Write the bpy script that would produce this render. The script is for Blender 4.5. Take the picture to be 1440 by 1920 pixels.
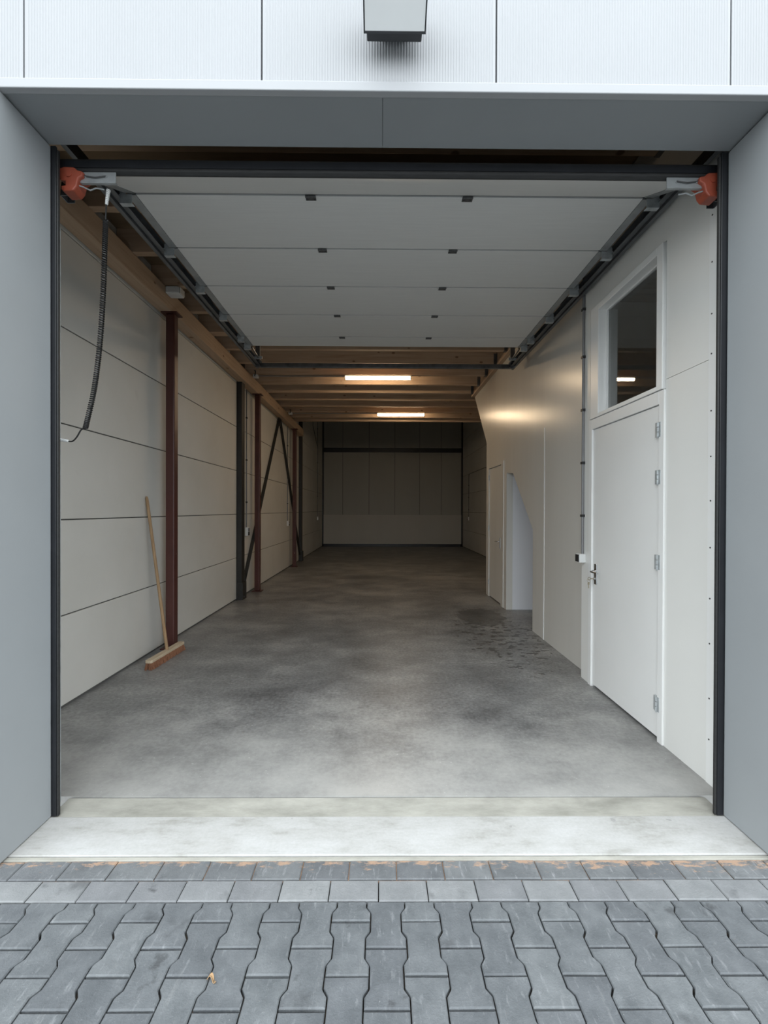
import bpy, bmesh, math, random
from mathutils import Vector, Matrix
random.seed(7)
for o in list(bpy.data.objects): bpy.data.objects.remove(o)
scene = bpy.context.scene
COL = scene.collection

# ------------------------------------------------------------------ camera
cam_d = bpy.data.cameras.new('camera'); cam = bpy.data.objects.new('camera', cam_d); COL.objects.link(cam)
cam_d.sensor_fit = 'HORIZONTAL'; cam_d.sensor_width = 36.0; cam_d.lens = 825.0/1440.0*36.0
cam_d.clip_start = 0.05; cam_d.clip_end = 300
PITCH, YAW, ROLL = -0.005105, 0.007544, -0.003265
Rz = Matrix.Rotation(-YAW, 3, 'Z'); Rx = Matrix.Rotation(PITCH, 3, 'X'); Ry = Matrix.Rotation(ROLL, 3, 'Y')
R = Rz @ Rx @ Ry
m = Matrix.Identity(4)
for i in range(3):
    m[i][0] = R[i][0]; m[i][1] = R[i][2]; m[i][2] = -R[i][1]
m[2][3] = 1.6
cam.matrix_world = m
scene.camera = cam

# ------------------------------------------------------------------ sky (bright overcast) and exposure
world = bpy.data.worlds.new('overcast_sky'); scene.world = world; world.use_nodes = True
wn = world.node_tree; wn.nodes.clear()
w_out = wn.nodes.new('ShaderNodeOutputWorld'); w_bg = wn.nodes.new('ShaderNodeBackground')
w_tc = wn.nodes.new('ShaderNodeTexCoord'); w_sep = wn.nodes.new('ShaderNodeSeparateXYZ')
w_mr = wn.nodes.new('ShaderNodeMapRange')
w_mr.inputs['From Min'].default_value = 0; w_mr.inputs['From Max'].default_value = 1
w_mr.inputs['To Min'].default_value = 0.7; w_mr.inputs['To Max'].default_value = 1.3
wn.links.new(w_tc.outputs['Generated'], w_sep.inputs[0]); wn.links.new(w_sep.outputs['Z'], w_mr.inputs['Value'])
w_bg.inputs['Color'].default_value = (0.90, 0.96, 1.0, 1)
wn.links.new(w_mr.outputs[0], w_bg.inputs['Strength']); wn.links.new(w_bg.outputs[0], w_out.inputs[0])
vs = scene.view_settings
vs.view_transform = 'Standard'; vs.look = 'None'; vs.gamma = 1.0; vs.use_curve_mapping = False
vs.exposure = 1.93
LED_STRENGTH = 15.5

# ------------------------------------------------------------------ materials
MATS = {}
class NT:
    def __init__(s, name):
        s.m = bpy.data.materials.new(name); s.m.use_nodes = True
        s.t = s.m.node_tree; s.b = s.t.nodes['Principled BSDF']
    def n(s, typ, **kw):
        x = s.t.nodes.new('ShaderNode'+typ)
        for k, v in kw.items():
            if k in x.inputs.keys(): x.inputs[k].default_value = v
            else: setattr(x, k, v)
        return x
    def l(s, a, b): s.t.links.new(a, b)
    def coord(s, scale=(1,1,1), rand=False, loc=(0,0,0)):
        tc = s.n('TexCoord'); mp = s.n('Mapping'); mp.inputs['Scale'].default_value = scale; mp.inputs['Location'].default_value = loc
        src = tc.outputs['Object']
        if rand:
            oi = s.n('ObjectInfo'); mul = s.n('Math', operation='MULTIPLY'); mul.inputs[1].default_value = 37.0
            s.l(oi.outputs['Random'], mul.inputs[0])
            ad = s.n('VectorMath', operation='ADD'); s.l(src, ad.inputs[0]); s.l(mul.outputs[0], ad.inputs[1]); src = ad.outputs[0]
        s.l(src, mp.inputs['Vector']); return mp.outputs[0]
    def noise(s, vec, scale, detail=4, rough=.55):
        x = s.n('TexNoise'); x.inputs['Scale'].default_value = scale; x.inputs['Detail'].default_value = detail; x.inputs['Roughness'].default_value = rough
        s.l(vec, x.inputs['Vector']); return x.outputs['Fac']
    def ramp(s, fac, stops):
        r = s.n('ValToRGB'); e = r.color_ramp.elements
        while len(e) < len(stops): e.new(0.5)
        for i, (p, c) in enumerate(stops):
            e[i].position = p; e[i].color = (*c, 1) if len(c) == 3 else c
        s.l(fac, r.inputs[0]); return r.outputs[0]
    def mix(s, fac, a, b, mode='MIX'):
        x = s.n('MixRGB', blend_type=mode)
        for k, v in ((0, fac), (1, a), (2, b)):
            if hasattr(v, 'links'): s.l(v, x.inputs[k])
            elif k == 0: x.inputs[0].default_value = v
            else: x.inputs[k].default_value = (*v, 1)
        return x.outputs[0]
    def math(s, op, a, b=0.0, clamp=False):
        x = s.n('Math', operation=op); x.use_clamp = clamp
        for k, v in ((0, a), (1, b)):
            if hasattr(v, 'links'): s.l(v, x.inputs[k])
            else: x.inputs[k].default_value = v
        return x.outputs[0]
    def bump(s, h, strength=.3, dist=.01):
        x = s.n('Bump'); x.inputs['Strength'].default_value = strength; x.inputs['Distance'].default_value = dist
        s.l(h, x.inputs['Height']); s.l(x.outputs[0], s.b.inputs['Normal'])
    def col(s, c):
        if hasattr(c, 'links'): s.l(c, s.b.inputs['Base Color'])
        else: s.b.inputs['Base Color'].default_value = (*c, 1)
    def set(s, rough=.5, metal=0.0, spec=.5):
        s.b.inputs['Roughness'].default_value = rough; s.b.inputs['Metallic'].default_value = metal
        s.b.inputs['Specular IOR Level'].default_value = spec
def painted(name, c, rough=.4, metal=0.0, var=.05, scale=3.0, stretch=(1,1,1), spec=.5, bump=0.0, rand=False):
    k = NT(name); v = k.coord(stretch, rand); f = k.noise(v, scale)
    lo = tuple(x*(1-var) for x in c); hi = tuple(min(1, x*(1+var)) for x in c)
    k.col(k.ramp(f, [(.3, lo), (.7, hi)])); k.set(rough, metal, spec)
    if bump: k.bump(k.noise(v, scale*12), bump, .002)
    MATS[name] = k.m; return k.m
def build_materials():
    painted('facade', (.375,.385,.398), .45, 0.0, .02, 2)
    painted('reveal', (.285,.303,.313), .5, 0.0, .03, 2)
    painted('facade_core', (.10,.105,.11), .6)
    painted('black_frame', (.013,.014,.017), .38, 0.0, .2, 8)
    painted('rubber', (.018,.018,.018), .55, 0, .25, 14, (1,6,6), bump=.2)
    painted('track_steel', (.17,.18,.19), .42, .75, .25, 10, (1,.3,1))
    painted('zinc', (.46,.49,.50), .38, .35, .2, 25)
    painted('stile', (.33,.345,.35), .42, .4, .12, 12)
    painted('orange_plastic', (.33,.070,.038), .42, 0, .12, 14)
    painted('white_board', (.80,.80,.77), .36, 0, .02, 1.2)
    painted('stair_board', (.67,.655,.61), .27, 0, .025, 1.2, (1,3,.4))
    painted('white_paint', (.84,.845,.83), .33, 0, .015, 2)
    painted('niche_white', (.78,.79,.82), .5, 0, .015, 2)
    painted('seam_grey', (.22,.22,.21), .8)
    painted('chrome', (.62,.63,.64), .22, 1.0, .1, 20)
    painted('dark_plastic', (.02,.02,.022), .4, 0, .1, 10)
    painted('grey_plastic', (.20,.20,.205), .45, 0, .06, 10)
    painted('light_plastic', (.70,.71,.70), .4, 0, .03, 10)
    painted('cable_black', (.012,.012,.012), .45, 0, .1, 10)
    painted('hinge_dark', (.10,.10,.10), .5, .4, .25, 60)
    painted('black_steel', (.022,.022,.021), .5, 0, .2, 6)
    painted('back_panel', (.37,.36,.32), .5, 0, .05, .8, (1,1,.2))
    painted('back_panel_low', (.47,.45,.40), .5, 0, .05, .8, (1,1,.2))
    painted('deck_board', (.25,.17,.10), .7, 0, .2, 4, (.4,3,1))
    painted('roof_dark', (.22,.22,.21), .7)
    painted('wall_core', (.10,.10,.095), .85, 0, .1, 5)
    painted('lamp_glass', (.78,.80,.80), .25, 0, .02, 4)
    painted('lamp_body', (.025,.027,.03), .4, 0, .1, 6)
    painted('leaf', (.33,.21,.11), .7, 0, .2, 60)
    painted('key_brass', (.45,.40,.30), .3, .9)
    # off-white wall panels of precast concrete
    k = NT('wall_panel'); v = k.coord(rand=True); f = k.noise(v, 1.1, 5); g = k.noise(v, 26, 3)
    c = k.ramp(f, [(.25, (.60,.59,.55)), (.75, (.68,.67,.635))])
    sp = k.ramp(k.noise(v, 5, 2, .4), [(.70, (0,0,0)), (.78, (1,1,1))])
    c = k.mix(k.math('MULTIPLY', sp, .10), c, (.38,.36,.33)); k.col(c); k.set(.62, 0, .35); k.bump(g, .12, .004); MATS['wall_panel'] = k.m
    # sectional-door skin with fine lengthwise grain
    k = NT('door_skin'); v = k.coord((.6, 16, 16)); f = k.noise(v, 5, 3)
    k.col(k.ramp(f, [(.3, (.665,.665,.65)), (.7, (.70,.70,.685))])); k.set(.42, 0, .4); k.bump(f, .12, .003); MATS['door_skin'] = k.m
    # red oxide primer with chips
    k = NT('red_primer'); v = k.coord(); f = k.noise(v, 3.5); chip = k.ramp(k.noise(k.coord((1,1,.45)), 26, 2, .4), [(.745, (0,0,0)), (.76, (1,1,1))])
    c = k.ramp(f, [(.3, (.062,.020,.016)), (.7, (.088,.028,.022))]); k.col(k.mix(k.math('MULTIPLY', chip, .7), c, (.42,.33,.29))); k.set(.42, 0, .5); MATS['red_primer'] = k.m
    # timber: grain along x (joists) or y (beam)
    for nm, st in (('joist_wood', (.55,9,9)), ('beam_wood', (9,.45,9)), ('broom_wood', (14,14,1.2)), ('head_wood', (14,3,14))):
        k = NT(nm); v = k.coord(st, rand=(nm == 'joist_wood')); f = k.noise(v, 3.2, 6, .6)
        if nm == 'broom_wood': st2 = [(.3, (.30,.19,.10)), (.7, (.42,.28,.16))]
        elif nm == 'head_wood': st2 = [(.3, (.48,.38,.26)), (.7, (.60,.50,.37))]
        else: st2 = [(.22, (.39,.27,.18)), (.5, (.50,.362,.25)), (.8, (.57,.43,.31))]
        c = k.ramp(f, st2)
        if nm in ('joist_wood', 'beam_wood'):
            vo = k.n('TexVoronoi'); vo.inputs['Scale'].default_value = 3.4; vo.inputs['Randomness'].default_value = 1
            k.l(k.coord((1.0,1.0,1.8), rand=True), vo.inputs['Vector'])
            kn = k.ramp(vo.outputs['Distance'], [(.075, (1,1,1)), (.12, (0,0,0))])
            c = k.mix(k.math('MULTIPLY', kn, .75), c, (.13,.062,.03))
        k.col(c); k.set(.62, 0, .3); k.bump(f, .15, .003); MATS[nm] = k.m
    k = NT('bristle'); f = k.noise(k.coord((60,60,4)), 5, 2); k.col(k.ramp(f, [(.3, (.17,.070,.035)), (.7, (.33,.15,.08))])); k.set(.8); k.bump(f, .8, .01); MATS['bristle'] = k.m
    # power-floated concrete floor: cloudy, worn sheen, dark damp spots by the niche
    k = NT('floor_concrete'); v = k.coord((1,1,1)); big = k.noise(v, .55, 6, .62); mid = k.noise(k.coord((1,1.25,1)), 1.5, 9, .66); fine = k.noise(v, 34, 4, .7)
    c = k.ramp(k.math('ADD', k.math('MULTIPLY', big, .42), k.math('MULTIPLY', mid, .58)), [(.37, (.105,.106,.106)), (.48, (.175,.176,.174)), (.58, (.25,.25,.243)), (.75, (.33,.33,.32))])
    c = k.mix(.85, c, k.ramp(fine, [(.25, (.25,.25,.25)), (.75, (.95,.95,.95))]), 'SOFT_LIGHT')
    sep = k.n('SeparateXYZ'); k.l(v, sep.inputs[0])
    near_sill = k.n('MapRange'); near_sill.inputs['From Min'].default_value = 2.45; near_sill.inputs['From Max'].default_value = 3.7; near_sill.inputs['To Min'].default_value = .42; near_sill.inputs['To Max'].default_value = -.12; k.l(sep.outputs[1], near_sill.inputs['Value'])
    pale_mask = k.ramp(k.math('ADD', mid, near_sill.outputs[0]), [(.45, (0,0,0)), (1.0, (1,1,1))]); c = k.mix(k.math('MULTIPLY', pale_mask, .8), c, (.42,.415,.395))  # floor colour turns paler towards the sill, broken up by noise
    dx = k.math('SUBTRACT', sep.outputs[0], 1.55); dy = k.math('SUBTRACT', sep.outputs[1], 5.6)
    rr = k.math('ADD', k.math('MULTIPLY', k.math('MULTIPLY', dx, dx), 2.6), k.math('MULTIPLY', k.math('MULTIPLY', dy, dy), .42))
    zone = k.math('SUBTRACT', 1.0, rr, True)
    sn = k.noise(k.coord((1,1.3,1), loc=(3.1,1.7,0)), 9, 3, .5)
    spot = k.ramp(k.math('ADD', sn, k.math('MULTIPLY', zone, .10)), [(.62, (0,0,0)), (.65, (1,1,1))])
    dx2 = k.math('SUBTRACT', sep.outputs[0], 1.50); dy2 = k.math('SUBTRACT', sep.outputs[1], 6.6)
    r2 = k.math('ADD', k.math('MULTIPLY', k.math('MULTIPLY', dx2, dx2), 4.0), k.math('MULTIPLY', k.math('MULTIPLY', dy2, dy2), 1.6))
    blob = k.ramp(k.math('ADD', k.math('SUBTRACT', 1.0, r2), k.math('MULTIPLY', sn, .9)), [(.95, (0,0,0)), (1.12, (1,1,1))])
    wet = k.math('MAXIMUM', k.math('MULTIPLY', spot, k.math('MULTIPLY', zone, 4.0, True), True), k.math('MULTIPLY', blob, .7))
    c = k.mix(k.math('MULTIPLY', wet, .75), c, (.055,.055,.052))
    chips = k.ramp(k.noise(k.coord((1,1.6,1), loc=(7,2,0)), 48, 1, .3), [(.76, (0,0,0)), (.78, (1,1,1))])
    c = k.mix(k.math('MULTIPLY', chips, .55), c, (.62,.62,.60)); k.col(c); k.set(.4, 0, .5)
    k.l(k.ramp(big, [(.3, (.34,)*3), (.7, (.46,)*3)]), k.b.inputs['Roughness']); k.bump(fine, .08, .003); MATS['floor_concrete'] = k.m
    # pale, chalky door sill
    k = NT('sill_concrete'); v = k.coord((1,1,1)); f = k.noise(k.coord((1,2.5,1)), 2.6, 8, .7); g = k.noise(v, 40, 3)
    c = k.ramp(f, [(.30, (.29,.288,.262)), (.46, (.405,.402,.388)), (.64, (.46,.46,.452))])
    d = k.ramp(k.noise(v, 17, 2, .4), [(.735, (0,0,0)), (.76, (1,1,1))]); c = k.mix(k.math('MULTIPLY', d, .6), c, (.26,.26,.25))
    st_ = k.ramp(k.noise(k.coord((2.2,16,1)), 3.0, 9, .75), [(.56, (0,0,0)), (.72, (1,1,1))]); c = k.mix(k.math('MULTIPLY', st_, .5), c, (.27,.265,.245))
    fl_ = k.ramp(k.noise(v, 70, 3, .6), [(.3, (.3,)*3), (.7, (.8,)*3)]); c = k.mix(.15, c, fl_, 'SOFT_LIGHT')
    k.col(c); k.set(.8, 0, .2); k.bump(g, .15, .004); MATS['sill_concrete'] = k.m
    k = NT('sill_stained'); v = k.coord((1,2.5,1)); f = k.noise(v, 2.2, 8, .7); g = k.noise(v, 30, 4)
    k.col(k.ramp(f, [(.32, (.25,.245,.215)), (.5, (.35,.343,.305)), (.68, (.44,.43,.385))])); k.set(.8, 0, .2); k.bump(g, .2, .004); MATS['sill_stained'] = k.m
    # concrete pavers
    for nm, c0, c1, sandy, scr in (('paver_dark', (.088,.096,.103), (.152,.162,.170), 0, .35), ('paver_grey', (.165,.172,.178), (.225,.232,.238), 0, .25), ('paver_sandy', (.098,.104,.110), (.16,.168,.175), 1, .6)):
        k = NT(nm); v = k.coord(rand=True); f = k.noise(v, 9, 6, .65); g = k.noise(v, 130, 4, .7); sc = k.noise(k.coord((1,.25,1), rand=True), 60, 3, .6)
        oi = k.n('ObjectInfo'); c = k.ramp(f, [(.3, c0), (.7, c1)])
        tone = k.ramp(oi.outputs['Random'], [(0, (.86,.86,.87)), (1, (1.12,1.12,1.1))]); c = k.mix(1.0, c, tone, 'MULTIPLY')
        s1 = k.ramp(sc, [(.60, (0,0,0)), (.74, (1,1,1))]); c = k.mix(k.math('MULTIPLY', s1, scr), c, (.30,.31,.32))
        dk = k.ramp(k.noise(v, 4.0, 4, .6), [(.64, (0,0,0)), (.72, (1,1,1))]); c = k.mix(k.math('MULTIPLY', dk, .45), c, (.03,.031,.034))
        gr = k.ramp(g, [(.64, (0,0,0)), (.76, (1,1,1))]); c = k.mix(k.math('MULTIPLY', gr, .5), c, (.38,.38,.37))
        geo2 = k.n('NewGeometry'); wm = k.n('Mapping'); wm.inputs['Scale'].default_value = (1,1,1); k.l(geo2.outputs['Position'], wm.inputs['Vector'])
        oil = k.ramp(k.noise(wm.outputs[0], 5.5, 5, .6), [(.64, (0,0,0)), (.70, (1,1,1))]); c = k.mix(k.math('MULTIPLY', oil, .55), c, (.03,.031,.033))
        wm2 = k.n('Mapping'); wm2.inputs['Scale'].default_value = (9,1.1,1); wm2.inputs['Rotation'].default_value = (0,0,.08); k.l(geo2.outputs['Position'], wm2.inputs['Vector'])
        drag = k.ramp(k.noise(wm2.outputs[0], 2.2, 8, .75), [(.60, (0,0,0)), (.78, (1,1,1))]); c = k.mix(k.math('MULTIPLY', drag, .45), c, (.33,.335,.33))
        if sandy:
            geo = k.n('NewGeometry'); sp = k.n('SeparateXYZ'); k.l(geo.outputs['Position'], sp.inputs[0])
            edge = k.n('MapRange'); edge.inputs['From Min'].default_value = 1.90; edge.inputs['From Max'].default_value = 2.0
            edge.inputs['To Min'].default_value = -.12; edge.inputs['To Max'].default_value = .16; k.l(sp.outputs[1], edge.inputs['Value'])
            right = k.n('MapRange'); right.inputs['From Min'].default_value = .3; right.inputs['From Max'].default_value = 1.7
            right.inputs['To Min'].default_value = 0; right.inputs['To Max'].default_value = .07; k.l(sp.outputs[0], right.inputs['Value'])
            wp = k.n('Mapping'); wp.inputs['Scale'].default_value = (3,9,1); k.l(geo.outputs['Position'], wp.inputs['Vector'])
            sn = k.noise(wp.outputs[0], 4.0, 8, .72)
            m_ = k.ramp(k.math('ADD', k.math('ADD', sn, edge.outputs[0]), right.outputs[0]), [(.61, (0,0,0)), (.70, (1,1,1))])
            c = k.mix(k.math('MULTIPLY', m_, .8), c, (.40,.26,.17))
        k.col(c); k.set(.75, 0, .35); k.bump(k.math('ADD', f, k.math('MULTIPLY', g, .8)), .6, .005); MATS[nm] = k.m
    k = NT('joint_sand'); v = k.coord(); f = k.noise(v, 9, 6, .7); k.col(k.ramp(f, [(.45, (.018,.017,.016)), (.62, (.06,.05,.04)), (.72, (.34,.24,.16))])); k.set(.95, 0, .1); MATS['joint_sand'] = k.m
    k = NT('joint_orange'); v = k.coord(); f = k.noise(v, 14, 5, .7); k.col(k.ramp(f, [(.3, (.16,.10,.065)), (.6, (.42,.27,.18))])); k.set(.95, 0, .1); MATS['joint_orange'] = k.m
    # clear glazing
    k = NT('clear_glass'); k.col((.93,.96,.95)); k.set(.0, 0, .5); k.b.inputs['Transmission Weight'].default_value = 1.0; k.b.inputs['IOR'].default_value = 1.5; MATS['clear_glass'] = k.m
    # LED diffuser
    k = NT('led_diffuser'); f = k.noise(k.coord(), 2); k.col((.9,.9,.88)); k.l(k.ramp(f, [(0, (1,.74,.47)), (1, (1,.76,.49))]), k.b.inputs['Emission Color']); k.b.inputs['Emission Strength'].default_value = LED_STRENGTH; MATS['led_diffuser'] = k.m
build_materials()

# ------------------------------------------------------------------ mesh helpers
class MB:
    def __init__(s): s.v = []; s.f = []
    def add(s, verts, faces):
        o = len(s.v); s.v += [tuple(p) for p in verts]; s.f += [tuple(i+o for i in f) for f in faces]; return s
    def box(s, x0, x1, y0, y1, z0, z1):
        v = [(x0,y0,z0),(x1,y0,z0),(x1,y1,z0),(x0,y1,z0),(x0,y0,z1),(x1,y0,z1),(x1,y1,z1),(x0,y1,z1)]
        return s.add(v, [(0,3,2,1),(4,5,6,7),(0,1,5,4),(1,2,6,5),(2,3,7,6),(3,0,4,7)])
    def prism(s, poly, axis, a, b):
        # poly: 2-D points (counter-clockwise), extruded along axis 0/1/2 from a to b
        def P(p, t):
            if axis == 0: return (t, p[0], p[1])
            if axis == 1: return (p[0], t, p[1])
            return (p[0], p[1], t)
        n = len(poly); v = [P(p, a) for p in poly]+[P(p, b) for p in poly]
        f = [tuple(range(n))[::-1], tuple(range(n, 2*n))]
        for i in range(n): f.append((i, (i+1) % n, n+(i+1) % n, n+i))
        return s.add(v, f)
    def tube(s, path, r, n=8, cap=True):
        path = [Vector(p) for p in path]; rings = []; up = None
        for i, p in enumerate(path):
            d = (path[min(i+1, len(path)-1)]-path[max(i-1, 0)]).normalized()
            if up is None:
                up = Vector((0,0,1)) if abs(d.z) < .9 else Vector((1,0,0))
            a = (up - d*up.dot(d)).normalized(); b = d.cross(a); up = a
            rad = r[i] if isinstance(r, (list, tuple)) else r
            rings.append([p+(a*math.cos(2*math.pi*k/n)+b*math.sin(2*math.pi*k/n))*rad for k in range(n)])
        v = [q for ring in rings for q in ring]; f = []
        for i in range(len(path)-1):
            for k in range(n):
                f.append((i*n+k, i*n+(k+1) % n, (i+1)*n+(k+1) % n, (i+1)*n+k))
        if cap: f += [tuple(range(n))[::-1], tuple(range((len(path)-1)*n, len(path)*n))]
        return s.add(v, f)
    def bar(s, p, q, w, h, up=(0,0,1)):
        p = Vector(p); q = Vector(q); d = (q-p).normalized(); a = d.cross(Vector(up)).normalized(); b = a.cross(d)
        v = [e+a*sa*w/2+b*sb*h/2 for e in (p, q) for sa, sb in ((-1,-1),(1,-1),(1,1),(-1,1))]
        return s.add(v, [(0,1,2,3),(7,6,5,4),(0,4,5,1),(1,5,6,2),(2,6,7,3),(3,7,4,0)])
    def mesh(s, name):
        me = bpy.data.meshes.new(name); me.from_pydata(s.v, [], s.f)
        bm = bmesh.new(); bm.from_mesh(me); bmesh.ops.recalc_face_normals(bm, faces=bm.faces); bm.to_mesh(me); bm.free(); return me
    def build(s, name, mat, parent=None, bevel=0.0, smooth=False):
        me = s.mesh(name); me.materials.append(MATS[mat]); o = bpy.data.objects.new(name, me); COL.objects.link(o)
        if smooth:
            for p in me.polygons: p.use_smooth = True
            e = o.modifiers.new('split', 'EDGE_SPLIT'); e.split_angle = math.radians(45)
        if bevel:
            b = o.modifiers.new('bevel', 'BEVEL'); b.width = bevel; b.segments = 2; b.limit_method = 'ANGLE'; b.angle_limit = math.radians(40)
        if parent: adopt(o, parent)
        return o
def adopt(o, parent):
    o.parent = parent; o.matrix_parent_inverse = WORLD[parent.name].inverted() if parent.name in WORLD else Matrix.Identity(4)
WORLD = {}
def thing(name, loc, label, cat, group=None):
    o = bpy.data.objects.new(name, None); COL.objects.link(o); o.location = loc; o.empty_display_size = .1
    WORLD[o.name] = Matrix.Translation(loc); tag(o, label, cat, group); return o
def tag(o, label, cat, group=None):
    o['label'] = label; o['category'] = cat
    if group: o['group'] = group
    return o
def struct(o, label=None, cat=None):
    o['kind'] = 'structure'
    if label: o['label'] = label
    if cat: o['category'] = cat
    return o
def part(o, label): o['label'] = label; return o
def B(*a): return MB().box(*a)

# key planes (metres; camera stands at x=0, y=0)
XL, XR, YB = -2.54, 3.57, 19.15          # left wall, right wall, back wall
OL, OR_, OT = -1.70, 1.80, 3.47           # opening: left, right, top
YF, YI = 1.98, 2.285                      # facade face, door-frame plane
PX, PX2 = 1.93, 2.02                      # partition faces (door section, stair section)
HT = 6.6

# ------------------------------------------------------------------ floor, sill, pavement
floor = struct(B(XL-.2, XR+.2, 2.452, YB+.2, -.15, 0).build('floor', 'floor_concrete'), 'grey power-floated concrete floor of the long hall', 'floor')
th = struct(B(OL-.02, OR_+.02, 2.292, 2.444, -.15, -.003).build('threshold', 'sill_stained', bevel=.004), 'pale concrete door sill between paving and hall floor', 'sill')
part(B(OL-.02, OR_+.02, 2.030, 2.286, -.15, .002).build('sill_slab', 'sill_concrete', th, bevel=.004), 'chalky white outer slab of the sill')
B(OL-.08, OR_+.08, 2.003, 2.026, -.15, -.002).build('sill_edge', 'sill_stained', th, bevel=.004)

pave = struct(B(-30, 30, -40, 2.0, -.20, -.016).build('pavement', 'joint_sand'), 'dark grey concrete paving in front of the unit', 'pavement')
B(-2.4, 2.4, 1.897, 2.001, -.03, -.0085).build('sand_bed', 'joint_orange', pave)
W, N_, G = .152, .118, .0065
def clip(poly, ymax):
    out = []
    for i in range(len(poly)):
        a, b = poly[i], poly[(i+1) % len(poly)]
        if a[1] <= ymax: out.append(a)
        if (a[1] <= ymax) != (b[1] <= ymax):
            t = (ymax-a[1])/(b[1]-a[1]); out.append((a[0]+(b[0]-a[0])*t, ymax))
    return out
def bone():
    w, n, h = W/2-G/4, N_/2-G/4, .1-G/2
    r = [(w,-h),(w,-h+.034),(n+.002,-.042),(n,-.036),(n,.036),(n+.002,.042),(w,h-.034),(w,h)]
    return r+[(-x, y) for x, y in r[::-1]]
def paver_mesh(name, poly, mat, depth=.03, ch=.0045):
    cx = sum(p[0] for p in poly)/len(poly); cy = (min(p[1] for p in poly)+max(p[1] for p in poly))/2
    mx = max(abs(p[0]-cx) for p in poly); my = max(abs(p[1]-cy) for p in poly)
    ins = [(cx+(p[0]-cx)*(1-ch/mx), cy+(p[1]-cy)*(1-ch/my)) for p in poly]; n = len(poly)
    v = [(x, y, 0) for x, y in ins]+[(x, y, -ch*.8) for x, y in poly]+[(x, y, -depth) for x, y in poly]
    f = [tuple(range(n))]
    for k in (0, 1):
        for i in range(n): f.append((k*n+(i+1) % n, k*n+i, (k+1)*n+i, (k+1)*n+(i+1) % n))
    mb = MB().add(v, f); me = mb.mesh(name); me.materials.append(MATS[mat]); return me, mb
def place(me, name, x, y, tilt=.006, z=.0015):
    o = bpy.data.objects.new(name, me); COL.objects.link(o); o.location = (x, y, random.uniform(-z, z))
    o.rotation_euler = (random.uniform(-tilt, tilt), random.uniform(-tilt, tilt), random.uniform(-.006, .006)); adopt(o, pave); return o
full, full_mb = paver_mesh('bone_paver', bone(), 'paver_dark')
YC = 1.789
cutA, cutA_mb = paver_mesh('bone_paver_cut', [(x, y) for x, y in clip(bone(), YC-1.803)], 'paver_dark')   # block centred at 1.803
cutB, cutB_mb = paver_mesh('bone_paver_trim', [(x, y) for x, y in clip(bone(), YC-1.70)], 'paver_dark')
stuff = MB()
PIT = .1365
for i in range(-48, 49):
    xc = .162+i*PIT; odd = i % 2
    y0 = 1.70 if odd else 1.803
    for j in range(0, 34):
        yc = y0-.2*j
        me, mb = (full, full_mb) if j else ((cutB, cutB_mb) if odd else (cutA, cutA_mb))
        if abs(xc) < 2.05 and yc > 1.15: place(me, 'bone_paver', xc, yc)
        else: stuff.add([(a+xc, b+yc, c) for a, b, c in mb.v], mb.f)
def brick_mesh(name, w, d, mat): return paver_mesh(name, [(-w/2,-d/2),(w/2,-d/2),(w/2,d/2),(-w/2,d/2)], mat)
b1, b1m = brick_mesh('paving_brick', .206, .1015, 'paver_sandy'); b2, b2m = brick_mesh('paving_brick', .202, .100, 'paver_grey')
for k in range(-31, 31):
    x1 = .075+.105+.21*k; x2 = -.004+.103+.206*k
    for me, mb, x, y in ((b1, b1m, x1, 1.949), (b2, b2m, x2, 1.8435)):
        if abs(x) < 2.1: place(me, 'paving_brick', x, y, .004)
        else: stuff.add([(a+x, b+y, c) for a, b, c in mb.v], mb.f)
so = stuff.build('outlying_pavers', 'paver_dark', pave); so['kind'] = 'stuff'

# ------------------------------------------------------------------ front wall, cladding, reveals
wf = MB(); wf.box(-7, OL-.012, YF+.02, YI, -.1, HT); wf.box(OR_+.012, 8, YF+.02, YI, -.1, HT); wf.box(OL-.012, OR_+.012, YF+.02, YI, OT+.012, HT)
wfront = struct(wf.build('wall_front', 'facade_core'), 'light silver-grey ribbed metal front wall of the unit', 'wall')
def ribbed(x0, x1, z0, z1, y):
    n = int((x1-x0)/.0125); v = []; f = []
    prof = [(0,0),(.35,0),(.5,.0017),(.85,.0017)]
    pts = [(x0, 0.0)]
    for i in range(n):
        for t, d in prof: pts.append((x0+.006+(i+t)*(x1-x0-.012)/n, d))
    pts.append((x1, 0.0))
    k = len(pts)
    for z in (z0, z1): v += [(x, y-d, z) for x, d in pts]
    for i in range(k-1): f.append((i, i+1, k+i+1, k+i))
    o = len(v); v += [(x0, y+.018, z0), (x1, y+.018, z0), (x1, y+.018, z1), (x0, y+.018, z1)]
    f += [(0, k, o+3, o), (k-1, o+1, o+2, 2*k-1)]
    return MB().add(v, f)
edges = [-1.594-1.054*i for i in range(5, 0, -1)]+[-1.594, -.538, .512, 1.570]+[1.570+1.054*i for i in range(1, 7)]
for a, b in zip(edges[:-1], edges[1:]):
    z0 = 3.50
    segs = []
    if b <= OL-.04 or a >= OR_+.04: segs = [(a, b, 0.02)]
    else:
        segs = [(a, b, 3.50)]
        if a < OL-.045: segs.append((a, OL-.045, .02))
        if b > OR_+.045: segs.append((OR_+.045, b, .02))
    for x0, x1, z0 in segs:
        z1 = HT if not (len(segs) > 1 and z0 < 1) else 3.496
        xx0 = x0+.004 if abs(x0-a) < 1e-6 else x0; xx1 = x1-.004 if abs(x1-b) < 1e-6 else x1
        ribbed(xx0, xx1, z0, z1, YF).build('facade_panel', 'facade', wfront)
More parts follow.
